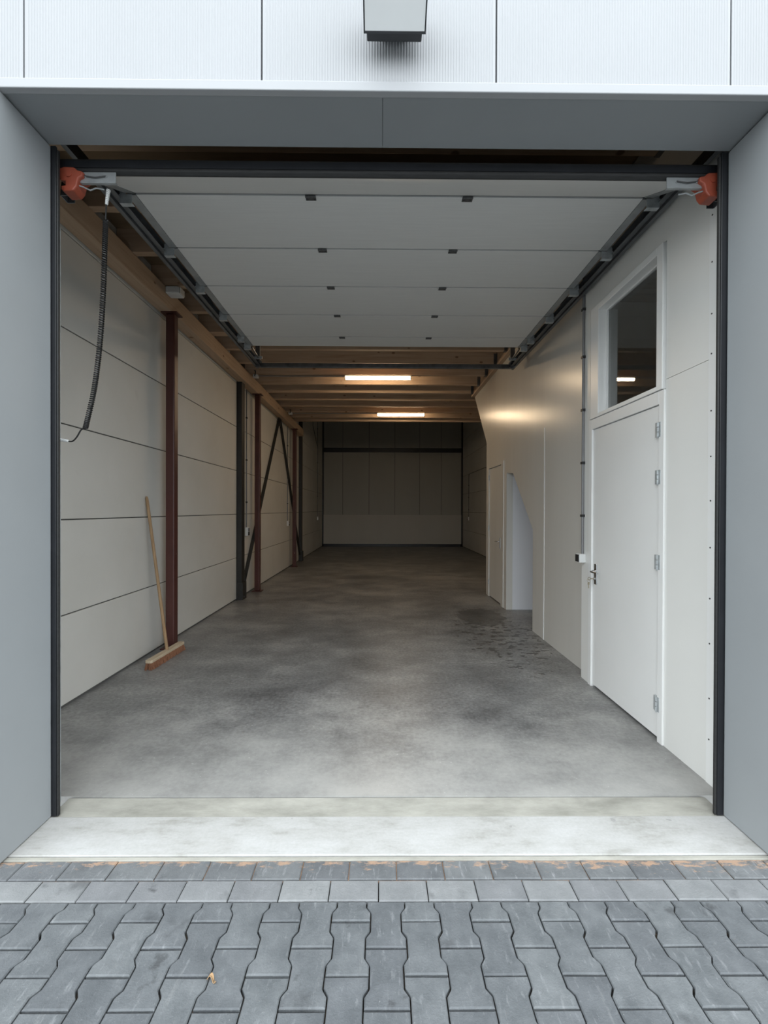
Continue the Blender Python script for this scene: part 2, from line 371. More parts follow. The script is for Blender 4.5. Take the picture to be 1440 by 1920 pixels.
# cover trim around the opening and the deep grey reveals
tr = MB(); tr.box(OL-.05, OR_+.05, YF-.014, YF+.02, OT-.008, 3.506)
struct(tr.build('trim_1', 'facade', None, bevel=.004), 'pale folded metal drip trim above the wide doorway', 'trim')
for nm, x0, x1 in (('trim_2', OL-.06, OL-.0125), ('trim_3', OR_+.0125, OR_+.06)):
    struct(B(x0, x1, YF-.014, YF+.02, 0.004, OT-.010).build(nm, 'facade', None, bevel=.006), 'pale folded metal trim down the '+('right' if x0 > 0 else 'left')+' jamb of the wide doorway', 'trim')
B(OL-.012, OL, YF-.012, YI-.002, .006, OT-.009).build('reveal_panel', 'reveal', wfront, bevel=.005)
B(OR_, OR_+.012, YF-.012, YI-.002, .006, OT-.009).build('reveal_panel', 'reveal', wfront, bevel=.005)
B(OL-.012, .0025, YF+.006, YI-.002, OT, OT+.012).build('soffit_panel', 'reveal', wfront)
B(.0045, OR_+.012, YF+.006, YI-.002, OT, OT+.012).build('soffit_panel', 'reveal', wfront)

# ------------------------------------------------------------------ hall walls
def clad_wall(name, label, xface, sgn, segs, rows):
    # sgn=-1: wall lies to the left (panel thickness towards -x)
    a, b = sorted((xface+sgn*.012, xface+sgn*.20))
    w = struct(B(a, b, YI, YB+.2, -.1, HT).build(name, 'wall_core'), label, 'wall')
    for y0, y1 in segs:
        for z0, z1 in zip(rows[:-1], rows[1:]):
            p, q = sorted((xface, xface+sgn*.03))
            B(p, q, y0, y1, z0+.005, z1-.005).build('wall_panel', 'wall_panel', w, bevel=.004)
    return w
rows = [.018, .743, 1.512, 2.281, 3.05, 3.82, 4.59, 5.36, 6.13, HT]
wleft = clad_wall('wall_left', 'off-white panelled wall behind the red steel columns', XL, -1, [(YI+.005, 7.765), (7.955, 13.64), (13.84, YB)], rows)
wright = clad_wall('wall_right', 'off-white panelled wall beyond the stair partition', XR, 1, [(YI+.005, 7.765), (7.78, 13.64), (13.655, YB)], rows)
wb = MB(); wb.box(XL-.2, XR+.2, YB+.03, YB+.2, -.1, HT)
wback = struct(wb.build('wall_back', 'wall_core'), 'dim panelled end wall with black horizontal band', 'wall')
xs = [XL+.06, -1.655, -.51, .61, 1.69, 2.64, XR-.06]
for x0, x1 in zip(xs[:-1], xs[1:]):
    B(x0+.009, x1-.009, YB, YB+.03, 4.285, HT).build('back_panel', 'back_panel', wback)
    B(x0+.009, x1-.009, YB, YB+.03, 1.383, 4.09).build('back_panel', 'back_panel', wback)
B(XL+.06, XR-.06, YB-.012, YB+.03, .115, 1.380).build('base_panel', 'back_panel_low', wback)
tb = MB(); tb.box(XL+.005, XR-.005, YB-.03, YB+.03, 4.092, 4.283); part(tb.build('black_band', 'black_frame', wback), 'black horizontal band across the end wall')
B(XL+.005, XR-.005, YB-.03, YB+.03, .0, .113).build('black_sill', 'black_frame', wback)
B(XL+.002, XL+.058, YB-.03, YB+.03, .0, HT).build('black_edge', 'black_frame', wback)
B(XR-.058, XR-.002, YB-.03, YB+.03, .0, HT).build('black_edge', 'black_frame', wback)

# ------------------------------------------------------------------ mezzanine ceiling with joists, ledger, roof
JZ = 4.06
deck = struct(B(XL+.0, XR, YI, 12.30, JZ+.225, JZ+.26).build('ceiling', 'deck_board'), 'timber mezzanine deck on pine joists', 'ceiling')
jy = [2.35, 2.98]+[3.61+.632*k for k in range(8)]+[8.034+.62*k for k in range(1, 7)]
for k, y in enumerate(jy):
    w = .075
    xr = 1.945 if y < 9.3 else XR
    if k == 6: w = .15
    j = B(XL+.004, xr-.004, y, y+w, JZ, JZ+.225).build('joist', 'joist_wood', deck, bevel=.003)
    if xr < 2.5:
        h = MB(); h.box(xr-.052, xr-.002, y-.004, y-.001, JZ-.004, JZ+.17); h.box(xr-.052, xr-.002, y+w+.001, y+w+.004, JZ-.004, JZ+.17); h.box(xr-.052, xr-.002, y-.004, y+w+.004, JZ-.006, JZ-.002)
        h.box(xr-.006, xr-.002, y-.035, y+w+.035, JZ+.02, JZ+.17)
        part(h.build('joist_hanger', 'track_steel', j), 'dark steel joist hanger')
B(XL+.004, XR-.004, 12.22, 12.30, JZ-.01, JZ+.225).build('rim_joist', 'joist_wood', deck, bevel=.003)
B(1.946, PX2-.002, 4.22, 9.48, JZ-.03, JZ+.22).build('ledger_board', 'beam_wood', deck, bevel=.003)
struct(B(XL-.2, XR+.2, YF+.05, YB+.2, HT, HT+.2).build('roof', 'roof_dark'), 'dark flat roof over the hall', 'roof')
beam = MB(); beam.box(XL+.012, -2.38, 2.36, 13.55, 3.845, JZ-.003)
bm_ = tag(beam.build('glulam_beam', 'beam_wood', None, bevel=.004), 'long glued timber beam resting on the red steel columns', 'beam')

# ------------------------------------------------------------------ stair partition, door section
poly = [(4.205,0),(5.82,0),(5.82,1.34),(6.71,2.165),(7.05,2.20),(7.05,0),(7.20,0),(7.20,2.42),(8.28,2.42),(8.28,0),(8.40,0),(8.40,2.89),(9.49,4.045),(4.205,4.045)]
wpart = struct(MB().prism(poly, 0, PX2, PX2+.10).build('wall_partition', 'stair_board'), 'white board partition enclosing the stairs', 'wall')
B(PX2-.004, PX2+.002, 5.41, 5.432, .0, 2.62).build('cover_strip', 'white_paint', wpart)
# niche under the stairs
nb = MB(); nb.box(PX2+.10, XR-.004, 7.052, 7.12, 0, 2.6); nb.box(PX2+.10, XR-.004, 5.74, 5.818, 0, 1.4)
nb.prism([(5.74,1.34),(6.71,2.166),(7.12,2.201),(7.12,2.26),(6.68,2.23),(5.74,1.42)], 0, PX2+.10, XR-.004)
part(nb.build('niche_lining', 'niche_white', wpart), 'white lining of the low niche under the stairs')
B(PX2+.10, XR-.004, 8.30, 8.40, 0, 4.0).build('end_wall', 'stair_board', wpart)
# door section: boards around door and fanlight
ds = MB()
ds.box(PX, PX2+.10, 4.05, 4.205, 0, JZ+.2)
ds.box(PX, PX+.10, 2.578, 2.97, 0, 2.488); ds.box(PX, PX+.10, 2.578, 2.97, 2.491, JZ+.2)
ds.box(PX, PX+.10, 2.97, 4.05, 3.43, JZ+.2)
dsec = ds.build('board_section', 'white_board', wpart)
st = B(PX-.006, PX+.10, 2.50, 2.577, 0, JZ+.2).build('edge_strip', 'white_paint', wpart, bevel=.002)
sc = MB()
for i in range(13):
    z = .25+i*.28+random.uniform(-.03, .03); sc.tube([(PX-.0085, 2.552, z), (PX-.005, 2.552, z)], .005, 6)
sc.build('strip_screw', 'hinge_dark', st)
B(PX2+.102, XR-.004, 4.205+1.4, 4.205+1.5, 0, JZ+.2).build('room_wall', 'white_board', wpart)

d1 = bpy.data.objects.new('door_1', None); COL.objects.link(d1); d1.location = (PX, 3.51, 0); WORLD['door_1'] = Matrix.Translation((PX, 3.51, 0)); struct(d1, 'tall white flush door below the fanlight window', 'door')
fr = MB(); fr.box(PX-.012, PX+.10, 2.972, 3.028, 0, 2.425); fr.box(PX-.012, PX+.10, 3.99, 4.048, 0, 2.425); fr.box(PX-.012, PX+.10, 3.028, 3.99, 2.335, 2.425)
fr.build('door_frame', 'white_paint', d1, bevel=.003)
leaf1 = B(PX+.002, PX+.042, 3.033, 3.985, .022, 2.330).build('door_leaf', 'white_paint', d1, bevel=.002)
B(PX+.06, PX+.10, 3.028, 3.99, .0, 2.335).build('door_rebate', 'seam_grey', d1)
for z0, z1 in ((2.109,2.21),(1.783,1.88),(1.192,1.293),(.21,.311)):
    h = MB()
    for k in range(3):
        a = z0+(z1-z0)*k/3; h.tube([(PX-.016, 3.031, a+.002), (PX-.016, 3.031, a+(z1-z0)/3-.002)], .0085, 8)
    h.box(PX-.0145, PX+.001, 3.034, 3.062, z0, z1); h.box(PX-.015, PX-.012, 3.004, 3.030, z0, z1)
    h.tube([(PX-.016, 3.031, z0-.008), (PX-.016, 3.031, z0)], .005, 6)
    part(h.build('hinge', 'zinc', d1), 'zinc butt hinge')
def handle(door, x, y, z, dirn, key=True, s=1.0):
    pl = MB(); pl.box(x-.010, x, y-.02*s, y+.02*s, z-.095, z+.088); p = part(pl.build('handle_plate', 'chrome', door, bevel=.004), 'steel handle plate')
    lv = MB(); lv.tube([(x-.008, y, z+.022), (x-.035, y, z+.022), (x-.050, y+dirn*.006, z+.022), (x-.055, y+dirn*.022, z+.022), (x-.055, y+dirn*.13, z+.020)], .0095, 10)
    lv.build('lever', 'chrome', p, smooth=True)
    if key:
        c = MB(); c.tube([(x-.010, y, z-.045), (x-.022, y, z-.045)], .011, 10); c.build('lock_cylinder', 'chrome', p)
        kk = MB(); kk.box(x-.050, x-.022, y-.0012, y+.0012, z-.050, z-.040); kk.tube([(x-.062+.012*math.cos(t), y, z-.045+.012*math.sin(t)) for t in [i*math.pi/6 for i in range(13)]], .003, 6)
        kk.tube([(x-.066+.014*math.sin(t), y+.004*math.cos(t), z-.062+.014*math.cos(t)) for t in [i*math.pi/6 for i in range(13)]], .0012, 5)
        kk.box(x-.076, x-.058, y-.001, y+.001, z-.098, z-.074); kk.box(x-.070, x-.063, y-.001, y+.001, z-.130, z-.098)
        part(kk.build('key', 'key_brass', p), 'keys hanging from the lock')
handle(d1, PX+.002, 3.925, 1.033, -1)

w1 = bpy.data.objects.new('window_1', None); COL.objects.link(w1); w1.location = (PX, 3.49, 2.43); WORLD['window_1'] = Matrix.Translation((PX, 3.49, 2.43)); struct(w1, 'square white-framed fanlight window over the tall door', 'window')
wfm = MB(); X0, X1 = PX-.018, PX+.10
wfm.box(X0, X1, 2.985, 3.052, 2.43, 3.428); wfm.box(X0, X1, 3.87, 4.01, 2.43, 3.428); wfm.box(X0, X1, 3.052, 3.87, 2.43, 2.462); wfm.box(X0, X1, 3.052, 3.87, 3.372, 3.428)
wfm.build('window_frame', 'white_paint', w1, bevel=.004)
wbd = MB(); wbd.box(PX+.05, PX+.066, 3.052, 3.868, 2.463, 2.478); wbd.box(PX+.05, PX+.066, 3.052, 3.868, 3.357, 3.371); wbd.box(PX+.05, PX+.066, 3.053, 3.067, 2.478, 3.357); wbd.box(PX+.05, PX+.066, 3.853, 3.868, 2.478, 3.357)
wbd.build('glazing_bead', 'white_paint', w1)
part(B(PX+.067, PX+.075, 3.056, 3.866, 2.466, 3.368).build('pane', 'clear_glass', w1), 'clear window pane showing a dark room')

d2 = bpy.data.objects.new('door_2', None); COL.objects.link(d2); d2.location = (PX2, 7.75, 0); WORLD['door_2'] = Matrix.Translation((PX2, 7.75, 0)); struct(d2, 'narrow cream door beside the stair niche', 'door')
fr = MB(); fr.box(PX2-.014, PX2+.10, 7.20, 7.335, 0, 2.42); fr.box(PX2-.014, PX2+.10, 8.165, 8.28, 0, 2.42); fr.box(PX2-.014, PX2+.10, 7.335, 8.165, 2.365, 2.42); fr.build('door_frame', 'stair_board', d2, bevel=.003)
B(PX2+.004, PX2+.044, 7.34, 8.16, .02, 2.36).build('door_leaf', 'stair_board', d2, bevel=.002)
B(PX2+.06, PX2+.10, 7.335, 8.165, .0, 2.365).build('door_rebate', 'seam_grey', d2)
for z in (2.198, 1.266, .275):
    MB().tube([(PX2-.012, 8.163, z-.05), (PX2-.012, 8.163, z+.05)], .012, 8).build('hinge', 'zinc', d2)
handle(d2, PX2+.004, 7.425, 1.044, 1, False)

# switch with conduit on the door section corner
sw = thing('light_switch', (PX-.03, 4.16, 1.11), 'white surface switch box beside the door handle with a dark rocker', 'switch')
B(PX-.062, PX-.001, 4.115, 4.20, 1.108, 1.19).build('switch_box', 'light_plastic', sw, bevel=.005)
part(B(PX-.070, PX-.062, 4.125, 4.19, 1.115, 1.183).build('rocker', 'dark_plastic', sw, bevel=.003), 'dark rocker')
cd = MB(); cd.tube([(PX-.014, 4.16, 1.19), (PX-.014, 4.16, JZ-.1)], .0125, 10)
part(cd.build('conduit', 'grey_plastic', sw, smooth=True), 'grey conduit pipe')
for z in (1.55, 2.05, 2.55, 3.05, 3.5):
    B(PX-.030, PX-.001, 4.140, 4.182, z-.012, z+.012).build('conduit_clip', 'dark_plastic', sw, bevel=.003)

# ------------------------------------------------------------------ steel columns
for y, lab in ((5.04, 'red primed square steel column with a broom standing at its foot'), (8.58, 'red primed square steel column crossed by the diagonal wall brace'), (12.26, 'red primed square steel column nearest the dim end wall')):
    c = thing('steel_column', (-2.405, y+.05, 0), lab, 'column', 'red steel columns under the timber beam')
    B(-2.457, -2.357, y, y+.10, .012, 3.83).build('shaft', 'red_primer', c, bevel=.012)
    B(-2.50, -2.318, y-.04, y+.14, .0, .012).build('base_plate', 'red_primer', c)
    B(-2.50, -2.318, y-.025, y+.125, 3.83, 3.844).build('cap_plate', 'red_primer', c)
for y, lab in ((7.775, 'black steel portal column set into the wall before the second red column'), (13.65, 'black steel portal column set into the wall past the last red column')):
    c = thing('portal_column', (-2.50, y+.09, 0), lab, 'column', 'black portal columns in the left wall')
    s = MB(); s.box(-2.535, -2.452, y, y+.012, .0, HT-.05); s.box(-2.535, -2.452, y+.163, y+.175, .0, HT-.05) ; s.box(-2.528, -2.460, y+.012, y+.163, 0, HT-.05)
    s.box(-2.462, -2.452, y+.012, y+.163, 0, HT-.05)
    s.build('shaft', 'black_steel', c)
    B(-2.535, -2.425, y-.015, y+.20, .0, .30).build('foot_plate', 'black_steel', c)
    MB().tube([(-2.424, y+.05, .06), (-2.405, y+.05, .06)], .018, 6).build('anchor_bolt', 'black_steel', c)
ap = (-2.495, 10.86, 3.82)
for q, lab in (((-2.495, 8.0, .20), 'black diagonal brace rising from the first portal column to the beam'), ((-2.495, 13.62, .20), 'black diagonal brace rising from the far portal column to the beam')):
    s = 1 if q[1] > ap[1] else -1
    t = thing('wall_brace', (q[0], q[1], .15), lab, 'brace', 'diagonal wall braces')
    MB().bar((ap[0], ap[1]+s*.05, ap[2]), q, .012, .065, (1,0,0)).build('brace_bar', 'black_steel', t)
    B(-2.506, -2.484, ap[1]+(.002 if s > 0 else -.09), ap[1]+(.09 if s > 0 else -.002), 3.66, 3.842).build('gusset_plate', 'black_steel', t)

# ------------------------------------------------------------------ sockets and conduits on the walls
def socket(y, z, lab, ztop, x=XL, s=1, h=.16, extra=None, col='grey_plastic'):
    t = thing('wall_socket', (x+s*.03, y, z-h/2), lab, 'socket', 'wall sockets with conduit drops')
    a, b = sorted((x+s*.001, x+s*.055)); bx = B(a, b, y-.042, y+.042, z-h/2, z+h/2).build('socket_box', 'light_plastic', t, bevel=.006)
    a, b = sorted((x+s*.055, x+s*.066)); B(a, b, y-.033, y+.033, z-h/2+.012, z-.004).build('socket_lid', 'dark_plastic', t, bevel=.003); B(a, b, y-.033, y+.033, z+.004, z+h/2-.012).build('socket_lid', 'grey_plastic', t, bevel=.003)
    path = [(x+s*.014, y, z+h/2), (x+s*.014, y, ztop)]
    if extra: path += extra
    MB().tube(path, .013, 8).build('conduit', col, t, smooth=True)
    for k in range(3):
        zz = z+h/2+(ztop-z-h/2)*(k+.6)/3.4; a, b = sorted((x+s*.001, x+s*.032)); B(a, b, y-.02, y+.02, zz-.012, zz+.012).build('conduit_clip', 'dark_plastic', t)
socket(8.30, 1.18, 'double socket with a grey conduit beside the first black portal column', 3.95)
socket(11.95, 1.22, 'socket with a grey conduit between the second and third red columns', 3.95, h=.14)
socket(17.6, 1.25, 'small socket with a conduit on the left wall near the dim end wall', 5.9, h=.14)
socket(17.75, 1.25, 'socket with an angled conduit on the right wall beyond the partition', 2.98, XR, -1, .14, [(XR-.014, 17.70, 3.03), (XR-.014, 17.6, 3.05), (XR-.014, 13.0, 3.05)])
sp = MB(); sp.tube([(XL+.014, 16.4, 5.9), (XL+.014, 16.4, 4.75), (XL+.014, 16.45, 4.68), (XL+.014, 17.5, 4.12), (XL+.014, 17.57, 4.05)], .013, 8)
tag(sp.build('conduit_pipe', 'grey_plastic', None, smooth=True), 'kinked conduit pipe high on the left wall near the end wall', 'pipe')

# ------------------------------------------------------------------ LED battens, their conduits and junction boxes
for y, x0, x1, lab, lab2 in ((8.034, -.668, .552, 'lit white LED batten under the joists closer to the raised door', 'closer to the raised door'), (11.134, -.105, 1.105, 'lit white LED batten under the joists closer to the end wall', 'closer to the end wall')):
    yc = y+.0375
    t = thing('led_batten', ((x0+x1)/2, yc, JZ), lab, 'lamp', 'LED battens under the joists')
    B(x0+.02, x1-.02, yc-.035, yc+.035, JZ-.037, JZ-.001).build('batten_body', 'light_plastic', t, bevel=.006)
    n = 10; prof = [(-.04, JZ-.036)]+[(-.04*math.cos(math.pi*i/n), JZ-.046-.032*math.sin(math.pi*i/n)) for i in range(n+1)]+[(.04, JZ-.036)]
    mb = MB(); mb.prism([(yc+a, z) for a, z in prof], 0, x0+.022, x1-.022); part(mb.build('diffuser', 'led_diffuser', t), 'glowing white diffuser')
    for a, b in ((x0, x0+.021), (x1-.021, x1)): B(a, b, yc-.042, yc+.042, JZ-.080, JZ-.001).build('end_cap', 'light_plastic', t, bevel=.01)
    p = MB(); p.tube([(-2.24, yc, JZ-.02), (x0-.004, yc, JZ-.02)], .0115, 8)
    tag(p.build('conduit_pipe', 'grey_plastic', None, smooth=True), 'thin conduit pipe feeding the LED batten '+lab2, 'pipe', 'conduits along the joists')
    j = thing('junction_box', (-2.29, yc, JZ-.06), 'grey junction box on the timber beam feeding the LED batten '+lab2, 'junction box', 'junction boxes on the timber beam')
    B(-2.335, -2.245, yc-.045, yc+.045, JZ-.058, JZ-.002).build('box_body', 'light_plastic', j, bevel=.008)
    lp = MB(); lp.tube([(-2.30+.06*math.sin(a)*.6, yc-.047-.11*math.sin(a/1.0)*.6, JZ-.03+.10*(1-math.cos(a))*.45) for a in [i*math.pi/10 for i in range(11)]], .009, 7)
    part(lp.build('cable_loop', 'cable_black', j, smooth=True), 'looped dark cable')
j = thing('junction_box', (-2.29, 4.93, JZ-.06), 'pale junction box on the timber beam above the broom column', 'junction box', 'junction boxes on the timber beam')
B(-2.375, -2.225, 4.86, 5.0, JZ-.085, JZ-.006).build('box_body', 'light_plastic', j, bevel=.012)
B(-2.222, -2.214, 4.875, 4.985, JZ-.08, JZ-.012).build('box_lid', 'light_plastic', j, bevel=.003)

# ------------------------------------------------------------------ door tracks and frame
tk = thing('door_track_frame', (0, 2.33, 0), 'dark steel frame and tracks that guide the raised sectional door', 'door track')
DZ = 3.66
def post(x0, x1, xin):
    s = MB(); s.box(min(x0, x1), max(x0, x1), YI+.001, YI+.014, .002, OT-.002)
    s.build('frame_post', 'black_frame', tk, bevel=.003)
    r = MB(); r.box(min(x1, xin), max(x1, xin), YI+.001, YI+.020, .002, OT-.02); part(r.build('side_seal', 'rubber', tk, bevel=.008), 'black rubber side seal')
post(OL-.006, OL+.022, OL+.033); post(OR_+.006, OR_-.030, OR_-.043)
for x, s in ((-1.735, 1), (1.855, -1)):
    v = MB(); a, b = sorted((x-s*.046, x-s*.004))
    v.box(a, b, 2.345, 2.350, .002, 3.12); v.box(a, b, 2.400, 2.405, .002, 3.12); a2, b2 = sorted((x-s*.046, x-s*.042)); v.box(a2, b2, 2.350, 2.400, .002, 3.12)
    v.build('vertical_track', 'zinc', tk)
    # curve then long horizontal run: C-channel swept along an arc
    cl = [(2.44, 3.30)]+[(2.44+.36*(1-math.cos(a)), 3.30+.36*math.sin(a)) for a in [math.pi/2*i/10 for i in range(1, 11)]]+[(6.32, 3.66)]
    for off, wdt in ((-.027, .004), (.027, .004), (None, 0)):
        mbb = MB(); vv = []; ff = []
        for i, (yy, zz) in enumerate(cl):
            p0 = cl[max(i-1, 0)]; p1 = cl[min(i+1, len(cl)-1)]; t = Vector((p1[0]-p0[0], p1[1]-p0[1])).normalized(); nrm = Vector((-t.y, t.x))
            if off is None: offs = (-.027, .027); xs_ = (x-s*.012, x-s*.008)
            else: offs = (off-.002, off+.002); xs_ = (x-s*.008, x+s*.030)
            for xx, oo in ((xs_[0], offs[0]), (xs_[1], offs[0]), (xs_[1], offs[1]), (xs_[0], offs[1])): vv.append((xx, yy+nrm.x*oo, zz+nrm.y*oo-.0))
        k = len(cl)
        for i in range(k-1):
            for q in range(4): ff.append((i*4+q, i*4+(q+1) % 4, (i+1)*4+(q+1) % 4, (i+1)*4+q))
        ff += [(3,2,1,0), ((k-1)*4, (k-1)*4+1, (k-1)*4+2, (k-1)*4+3)]
        mbb.add(vv, ff).build('horizontal_track', 'track_steel', tk)
    # second, upper rail and an outer angle
    MB().box(min(x-s*.045, x-s*.015), max(x-s*.045, x-s*.015), 2.42, 6.32, 3.615, 3.625).box(min(x-s*.019, x-s*.015), max(x-s*.019, x-s*.015), 2.42, 6.32, 3.625, 3.69).build('angle_rail', 'track_steel', tk)
    MB().box(x-.03, x+.03, 6.20, 6.24, 3.60, JZ+.02).build('hanger_bracket', 'track_steel', tk)
    MB().box(x-.03, x+.03, 4.45, 4.49, 3.69, JZ+.02).build('hanger_bracket', 'track_steel', tk)
    MB().tube([(x+s*.06, 5.72, 3.70), (x+s*.055, 6.18, 3.66)], .012, 8).build('spring_buffer', 'track_steel', tk)
    B(min(x, x+s*.11), max(x, x+s*.11), 6.02, 6.045, 3.655, 3.69).build('buffer_stop', 'zinc', tk)
B(-1.76, 1.88, 6.285, 6.325, 3.625, 3.685).build('cross_bar', 'track_steel', tk, bevel=.004)

# ------------------------------------------------------------------ raised sectional door
sd = thing('sectional_door', (0, 2.37, 3.36), 'raised white sectional overhead door lying flat under the joists', 'overhead door')
jt = [2.90+.591*k for k in range(5)]+[5.575]
DL, DR = -1.611, 1.727
for k in range(5):
    y0, y1 = jt[k]+.008, jt[k+1]-.008
    p = B(DL, DR, y0, y1, DZ, DZ+.04).build('door_panel', 'door_skin', sd, bevel=.002)
    for x0, x1 in ((DL-.058, DL-.001), (DR+.001, DR+.058)):
        part(B(x0, x1, y0, y1, DZ-.003, DZ+.041).build('end_stile', 'stile', p), 'galvanised end stile')
def slant(x0, x1, t0, t1, s0, s1):
    # bottom section hangs down the curve: axis from (2.896,3.66) to (2.365,3.395)
    a = Vector((2.890, DZ)); d = (Vector((2.368, 3.398))-a); L = d.length; d.normalize(); n = Vector((-d.y, d.x));
    if n.y < 0: n = -n
    pts = [a+d*t0*L+n*s0, a+d*t1*L+n*s0, a+d*t1*L+n*s1, a+d*t0*L+n*s1]
    return MB().prism([(q.x, q.y) for q in pts], 0, x0, x1)
for k in range(5):
    part(B(DL-.056, DR+.056, jt[k]-.008, jt[k]+.008, DZ+.012, DZ+.036).build('joint_seal', 'rubber', sd), 'black seal between door sections')
bp = slant(DL, DR, 0.0, .985, 0, .04).build('door_panel', 'door_skin', sd, bevel=.005)
for x0, x1 in ((DL-.058, DL-.001), (DR+.001, DR+.058)): part(slant(x0, x1, 0, .985, -.003, .041).build('end_stile', 'stile', bp), 'galvanised end stile')
bs = MB(); bs.prism([(2.352,3.392),(2.372,3.378),(2.392,3.392),(2.392,3.45),(2.372,3.466),(2.352,3.452)], 0, -1.737, 1.842)
bs = part(bs.build('bottom_seal', 'rubber', sd, bevel=.006), 'black rubber bottom seal')
part(B(-1.73, 1.835, 2.3475, 2.3515, 3.405, 3.440).build('seal_profile', 'black_frame', bs), 'dark bottom profile')
for k in range(5):
    y = jt[k]
    for x in (-.468, .567):
        h = MB(); h.box(x-.034, x+.034, y-.006, y+.040, DZ-.007, DZ-.0005); h.tube([(x-.034, y, DZ-.008), (x+.034, y, DZ-.008)], .007, 8)
        for dx in (-.022, .022): h.tube([(x+dx, y+.026, DZ-.011), (x+dx, y+.026, DZ-.006)], .006, 6)
        part(h.build('hinge', 'hinge_dark', sd), 'dark steel centre hinge')
for y in jt[:5]+[jt[5]-.06]:
    for s, xe, xt in ((-1, DL-.02, -1.715), (1, DR+.02, 1.835)):
        a, b = sorted((DL-.062 if s < 0 else DR+.062, xt-s*.004)); a3, b3 = sorted((xe, DL-.062 if s < 0 else DR+.062))
        h = MB(); h.box(a, b, y-.004, y+.001, DZ-.060, DZ+.075); h.box(a3, b3, y-.004, y+.001, DZ-.060, DZ-.005)
        h.box(min(a, a3), max(b, b3), y-.004, y+.030, DZ-.064, DZ-.060); h.box(a, b, y-.004, y+.05, DZ+.072, DZ+.076)
        br = part(h.build('roller_bracket', 'zinc', sd), 'bent zinc roller bracket')
        MB().tube([(xe+s*.02, y+.005, DZ-.008), (xt+s*.004, y+.005, DZ-.008)], .008, 8).build('roller', 'light_plastic', br)
# bottom corner fittings: zinc bracket, orange guard, steel cable
for s, xa, xo0, xo1 in ((-1, DL, -1.705, -1.575), (1, DR, 1.69, 1.822)):
    a, b = sorted((xa+s*.0, xa-s*.20))
    z_ = MB(); z_.box(a, b, 2.354, 2.360, 3.332, 3.386); z_.box(a, b, 2.354, 2.372, 3.328, 3.332)
    for hx in (.04, .15): z_.tube([(xa-s*hx, 2.350, 3.36), (xa-s*hx, 2.355, 3.36)], .006, 8)
    zb = part(z_.build('corner_bracket', 'stile', sd, bevel=.002), 'zinc corner bracket')
    MB().tube([(xa-s*.15, 2.349, 3.362), (xa-s*.095, 2.346, 3.352), (xa-s*.04, 2.349, 3.362), (xa+s*.03, 2.349, 3.374)], .003, 6).build('lift_cable', 'hinge_dark', zb, smooth=True)
    pts = [(0,.118),(.035,.128),(.085,.126),(.102,.110),(.132,.104),(.130,.080),(.108,.068),(.098,.025),(.080,.004),(.030,0),(.018,.008),(.016,.028),(.040,.032),(.040,.054),(.012,.058),(.004,.085)]
    poly2 = [((xo0+px) if s < 0 else (xo1-px), 3.272+pz) for px, pz in pts]
    og = part(MB().prism(poly2, 1, 2.335, 2.41).build('cable_guard', 'orange_plastic', sd, bevel=.006), 'orange plastic cable guard')
    cx = xo0+.06 if s < 0 else xo1-.06
    MB().tube([(cx, 2.330, 3.36), (cx, 2.340, 3.36)], .016, 12).build('guard_boss', 'orange_plastic', og)
    MB().tube([(cx+s*-.03, 2.352, 3.315), (cx-s*.06, 2.36, 3.310), (cx-s*.09, 2.37, 3.300), (cx-s*.12, 2.37, 3.312), (cx-s*.16, 2.375, 3.308)], .004, 7).build('twisted_lead', 'stile', zb, smooth=True)

# ------------------------------------------------------------------ coiled cable
cc = thing('coiled_cable', (-1.60, 2.40, 2.0), 'black coiled control cable hanging beside the left door track', 'cable')
ctrl = [Vector(p) for p in ((-1.490,2.40,3.235),(-1.497,2.40,3.05),(-1.506,2.40,2.78),(-1.524,2.40,2.50),(-1.555,2.40,2.25),(-1.603,2.40,2.035))]
def cat(P, n):
    out = []
    for i in range(len(P)-1):
        p0, p1, p2, p3 = P[max(i-1,0)], P[i], P[i+1], P[min(i+2,len(P)-1)]
        for k in range(n):
            t = k/n; out.append(.5*((2*p1)+(p2-p0)*t+(2*p0-5*p1+4*p2-p3)*t*t+(3*p1-p0-3*p2+p3)*t**3))
    return out+[P[-1]]
path = cat(ctrl, 40); turns = 100; seg = 9; pts = []; tot = turns*seg
for i in range(tot+1):
    u = i/tot; u2 = .10+.90*u; x = u2*(len(path)-1); a = int(x); b = min(a+1, len(path)-1); p = path[a].lerp(path[b], x-a); ang = 2*math.pi*i/seg
    rr = .0105
    pts.append(p+Vector((math.cos(ang)*rr, math.sin(ang)*rr, .0)))
MB().tube(pts, .0042, 5).build('coil', 'cable_black', cc, smooth=True)
MB().tube([path[0]+Vector((0,0,.02))]+path[:20], .004, 6).build('lead', 'cable_black', cc, smooth=True)
tl = cat([Vector(p) for p in ((-1.603,2.40,2.035),(-1.625,2.40,2.028),(-1.648,2.40,1.990),(-1.672,2.40,1.966),(-1.70,2.40,1.966))], 6)
MB().tube(tl, .0042, 6).build('lead', 'cable_black', cc, smooth=True)
def gland(p, q, name):
    p = Vector(p); q = Vector(q); g = MB(); n = 9
    for i in range(n):
        a = p.lerp(q, i/n); b = p.lerp(q, (i+.62)/n); g.tube([a, b], .0105-.003*i/n, 10)
    g.tube([p, q], .006, 8); return part(g.build(name, 'light_plastic', cc), 'ribbed white strain relief')
gland((-1.478,2.40,3.325), (-1.489,2.40,3.245), 'strain_relief'); gland((-1.765,2.40,1.978), (-1.692,2.40,1.966), 'strain_relief')

